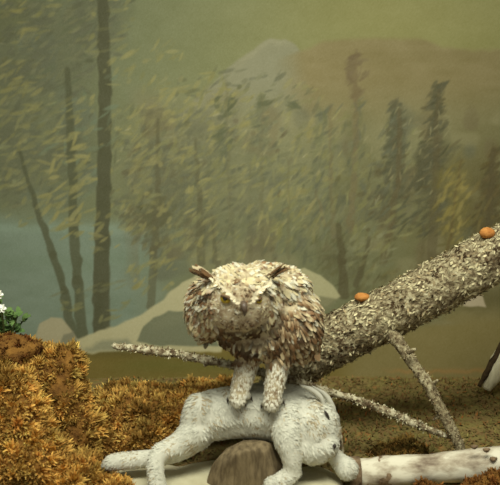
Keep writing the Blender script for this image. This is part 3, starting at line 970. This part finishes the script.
# ------------------------------------------------------------------ birch log
log = thing('birch_log', P(430, 470, 0.0) * np.array([1, 1, 0]), 'white-barked birch log lying at lower right beside the hare', 'log')
lp = [P(357, 474, 0.005), P(392, 471, 0.0), P(440, 468, 0.0), P(500, 462, -0.005), P(560, 458, -0.01), P(640, 452, -0.01)]
lrad = [0.034, 0.036, 0.0365, 0.038, 0.038, 0.038]
V, Fs = tube(lp, lrad, n=16, seg=36, amp=0.003, freq=22, seed=6)
lg = mesh_obj('log_bark', V, Fs, M_BIRCH, log)
axl = unit(lp[3] - lp[0])
for s0, s1 in ((0.12, 0.24),):
    c, r = catmull(lp, lrad, 16)
    V, Fs = tube([lp[0] + (lp[2] - lp[0]) * t for t in np.linspace(0.24, 0.44, 5)], [0.0360, 0.0385, 0.039, 0.0385, 0.0360], n=5, seg=36, amp=0.003, freq=45, seed=3)
    tag(mesh_obj('bark_scar', V, Fs, M_BIRCH_BAND, log), 'brown rough bark band')
for (u, v) in ((486, 449), (493, 458), (474, 446)):
    V, Fs = tube([P(u - 3, v, -0.035), P(u, v + 1, -0.039), P(u + 4, v, -0.035)], [0.002, 0.006, 0.002], n=4, seg=8, amp=0.001)
    mesh_obj('bark_scar', V, Fs, M_BIRCH_BAND, log)
# curl of peeling bark at the cut end
th = np.linspace(-0.9, 2.6, 22)
cv = []
for k_, t in enumerate(th):
    for s in (-1, 1):
        q = lp[0] + np.array([-0.008 + 0.004 * s + (0.004 if s > 0 else -0.004), 0, 0]) + 0.039 * np.array([0.0, -math.cos(t), math.sin(t)])
        cv.append(q + np.array([s * 0.006, 0, 0])); cv.append(q + np.array([s * 0.006, 0, 0]) + 0.003 * np.array([0, -math.cos(t), math.sin(t)]))
cf = []
for i in range(len(th) - 1):
    a = i * 4; b = a + 4
    cf += [[a, a + 2, b + 2, b], [a + 1, b + 1, b + 3, a + 3], [a, b, b + 1, a + 1], [a + 2, a + 3, b + 3, b + 2]]
tag(mesh_obj('bark_curl', cv, cf, M_BIRCH_BAND, log), 'brown curl of bark at cut end')

# ------------------------------------------------------------------ pale stake at the right edge
sk = thing('split_stake', P(489, 387, 0.52) * np.array([1, 1, 0]), 'cream split wood stake with dark bark leaning in at the right edge', 'stake')
skp = [P(486, 389, 0.60), P(495, 372, 0.60), P(508, 350, 0.60), P(525, 320, 0.60)]
V, Fs = tube(skp, [0.016, 0.030, 0.034, 0.036], n=8, seg=18, amp=0.003, freq=30)
mesh_obj('pale_wood', V, Fs, M_PALEWOOD, sk)
V, Fs = tube([q + np.array([-0.026, -0.010, 0.012]) for q in skp], [0.006, 0.010, 0.012, 0.013], n=8, seg=14, amp=0.003, freq=40)
mesh_obj('dark_bark', V, Fs, M_DARKBARK, sk)

# ------------------------------------------------------------------ moss
def moss(label, blobs, n_tufts, per, Lr, tip, root, seed, group=None, voxel=0.012):
    rng = np.random.default_rng(seed)
    b = Blob()
    c0 = np.mean([P(*q[:3]) for q in blobs], 0); c0[2] = 0.0
    t = thing('moss_clump', c0, label, 'moss', group)
    for (u, v, yy, rx, ry, rz) in blobs:
        b.ell(P(u, v, yy), (px(yy, rx), ry, px(yy, rz)))
    core = b.build('moss_core', M_MOSSCORE, t, voxel, 3)
    for q in core.data.vertices:
        w_ = q.co + Vector(c0)
        q.co += q.normal * (0.014 * noise.noise(w_ * 17) + 0.008 * noise.noise(w_ * 40))
    core.data.update()
    Vs, Fa, Ca, off = [], [], [], 0
    for frac, big, per_ in ((0.18, 1.0, per * 5), (2.8, 0.6, per)):
        p, n = sample(core, int(n_tufts * frac), rng)
        k = p[:, 2] > -0.01
        p, n = p[k], n[k]
        N = len(p)
        val = fbm3(p, 12, seed * 1.3)
        sz = np.clip(big * 0.88 * (1 + 0.25 * rng.standard_normal(N)), 0.4, 1.5)
        axis = unit(n + np.array([0, -0.1, 0.35]) + 0.3 * rng.standard_normal((N, 3)))
        P_, N_ = np.repeat(p, per_, 0), np.repeat(axis, per_, 0)
        S_ = np.repeat(sz, per_); M = len(P_)
        d = unit(N_ + 0.75 * unit(rng.standard_normal((M, 3))) * rng.random((M, 1)) ** 0.5)
        out = (d * N_).sum(1, keepdims=True)
        kk = np.repeat(np.clip((1.05 if big > 0.8 else 0.75) + 0.5 * val + 0.2 * rng.standard_normal(N), 0.25, 1.6), per_)[:, None] * (0.75 + 0.3 * rng.random((M, 1)))
        hue = np.repeat(rng.standard_normal(N) * 0.08, per_)[:, None]
        ct = np.clip(lin(tip)[None] * kk * (1 + hue * np.array([0.6, -0.4, -0.8])), 0.01, 0.9)
        cr = np.clip(lin(root)[None] * (0.7 + 0.3 * kk), 0.005, 0.9)
        V, Fs, C = blades(P_ - N_ * 0.006 + 0.003 * rng.standard_normal((M, 3)), d, unit(N_ + rng.standard_normal((M, 3))), rng.uniform(*Lr, M) * S_ * 1.15, rng.uniform(0.0026, 0.0052, M), [(0, 0.7), (0.6, 1.0), (1, 0.3)], cr, ct, rng.uniform(-0.4, 0.3, M)[:, None])
        Vs.append(V); Ca.append(C); Fa += [[i + off for i in f] for f in Fs]; off += len(V)
    V, Fs, C = np.vstack(Vs), Fa, np.vstack(Ca)
    tag(mesh_obj('fronds', V, Fs, M_MOSS, t, C), kind='stuff')
    return t


OCH, OCH2, BRM = (214, 170, 88), (216, 174, 90), (156, 108, 50)
moss('tall ochre moss column at left with a dark top under the green plant',
     [(20, 372, 0.16, 44, 0.11, 32), (64, 372, 0.13, 18, 0.07, 28), (16, 420, 0.18, 42, 0.12, 48), (66, 410, 0.11, 22, 0.08, 46), (74, 440, 0.09, 24, 0.08, 40), (-40, 400, 0.16, 55, 0.14, 62), (20, 470, 0.15, 60, 0.13, 40), (-40, 470, 0.14, 60, 0.14, 40)],
     1500, 15, (0.014, 0.026), OCH2, BRM, 11)
moss('bright golden moss mound in the lower left corner, in front of the tall column',
     [(8, 392, -0.02, 26, 0.07, 26), (14, 420, -0.04, 34, 0.08, 34), (22, 455, -0.06, 44, 0.09, 32), (-30, 420, -0.02, 40, 0.09, 50), (60, 478, -0.06, 42, 0.07, 26), (10, 490, -0.07, 70, 0.09, 32)],
     1300, 15, (0.014, 0.027), (224, 180, 94), (164, 114, 54), 12)
moss('wide low ochre moss mound behind the hare\'s outstretched legs',
     [(120, 412, 0.24, 34, 0.11, 26), (155, 410, 0.23, 40, 0.11, 22), (195, 405, 0.24, 36, 0.10, 20), (110, 440, 0.18, 36, 0.10, 24), (150, 438, 0.16, 44, 0.10, 22), (225, 400, 0.25, 18, 0.09, 20)],
     1500, 14, (0.013, 0.024), (220, 178, 94), (160, 112, 54), 13)
moss('small ochre moss tuft in front of the hare\'s outstretched left foot',
     [(84, 472, -0.03, 18, 0.05, 18), (84, 486, -0.06, 34, 0.06, 16), (112, 492, -0.085, 20, 0.04, 10)],
     420, 15, (0.013, 0.024), (222, 178, 92), (160, 112, 54), 14)
moss('rusty moss tuft in front of the birch log at the frame corner',
     [(500, 486, -0.085, 24, 0.04, 14), (480, 492, -0.09, 18, 0.04, 12)], 160, 12, (0.008, 0.015), (156, 108, 56), (110, 72, 38), 15)
moss('rusty moss tuft peeping under the middle of the birch log',
     [(430, 492, -0.08, 16, 0.035, 10)], 90, 12, (0.008, 0.014), (156, 108, 56), (110, 72, 38), 16)
moss('little orange moss tuft on the dark ground right of the hare',
     [(330, 440, 0.24, 15, 0.05, 8)], 200, 10, (0.008, 0.015), (140, 92, 46), (96, 66, 36), 17)
moss('brown-green moss tuft on dark ground between the birch log and thin branch',
     [(408, 452, 0.17, 22, 0.05, 9), (385, 456, 0.15, 24, 0.05, 7)], 420, 10, (0.008, 0.016), (122, 98, 50), (88, 70, 36), 18)

moss('dark brown hump under the green plant at the left edge',
     [(12, 350, 0.12, 30, 0.06, 13), (-30, 352, 0.12, 34, 0.06, 14)], 260, 8, (0.006, 0.012), (122, 78, 40), (84, 52, 28), 19)  # separate clump in dark brown colours, makes the mound's top darker

# low ground litter on the dark floor
N = 11000
p = np.stack([RNG.uniform(-0.5, 1.2, N), RNG.uniform(-0.1, WALL_Y - 0.02, N), np.full(N, -0.002)], 1)
nn_ = np.tile([0, 0, 1.0], (N, 1))
d = unit(RNG.standard_normal((N, 3)) * np.array([1, 1, 0.3]) + np.array([0, 0, 0.45]))
kr = RNG.random((N, 1))
c = np.where(kr < 0.5, jit((116, 106, 60), N, 0.2), np.where(kr < 0.965, jit((122, 94, 58), N, 0.2), jit((150, 96, 50), N, 0.2)))
V, Fs, C = blades(p, d, nn_, RNG.uniform(0.008, 0.018, N), RNG.uniform(0.003, 0.006, N), [(0, 0.8), (0.5, 1), (1, 0.1)], c * 0.8, c, 0.1)
tag(mesh_obj('ground_litter', V, Fs, M_MOSS, None, C), 'short green and brown plant litter covering the dark ground', 'ground litter', kind='stuff')

# ------------------------------------------------------------------ green plant with a white flower
pl = thing('flowering_plant', P(8, 345, 0.22), 'green leafy plant with a white flower at the left edge above the moss', 'plant')
lrng = np.random.default_rng(3)
root_p = P(6, 352, 0.2)


def leaf(root, d, L, W):
    d = unit(d); s = unit(np.cross(d, np.array([0.2, -0.6, 0.8]))); up = np.cross(s, d)
    V, Fs = [], []
    for t, wd in ((0, 0.1), (0.25, 0.8), (0.5, 1.0), (0.75, 0.7), (1.0, 0.05)):
        c = root + d * L * t - up * 0.25 * L * t * t
        V += [c - s * W * wd / 2 + up * 0.08 * W, c, c + s * W * wd / 2 + up * 0.08 * W]
    for i in range(4):
        a = i * 3
        Fs += [[a, a + 1, a + 4, a + 3], [a + 1, a + 2, a + 5, a + 4]]
    return V, Fs


for s in range(6):
    tip = P(-12 + s * 8.5 + lrng.normal() * 2, 297 + s * 4 + lrng.normal() * 3, 0.15 + 0.015 * s)
    V, Fs = tube([root_p, (root_p + tip) / 2 + np.array([0, 0, 0.008]), tip], [0.0028, 0.0024, 0.0015], n=5, seg=8)
    stm = mesh_obj('stem', V, Fs, M_STEM, pl)
    for i in range(12):
        t = 0.25 + 0.75 * i / 11
        q = root_p + (tip - root_p) * t
        V, Fs = leaf(q, np.array([lrng.normal(), -0.5 + 0.6 * lrng.normal(), 0.35 + 0.5 * lrng.normal()]), lrng.uniform(0.018, 0.032), lrng.uniform(0.013, 0.020))
        mesh_obj('leaf', V, Fs, M_LEAF, stm)
for (u, v) in ((2, 308), (-1, 294)):
    fc = P(u, v, 0.13)
    V, Fs = tube([root_p, (root_p + fc) / 2, fc], [0.002, 0.002, 0.0015], n=5, seg=8)
    fl = mesh_obj('flower', V, Fs, M_STEM, pl)
    for i in range(6):
        an = i * math.pi / 3
        V, Fs = leaf(fc, np.array([math.cos(an), -0.35, math.sin(an)]), 0.013, 0.011)
        mesh_obj('petal', V, Fs, M_PETAL, fl)
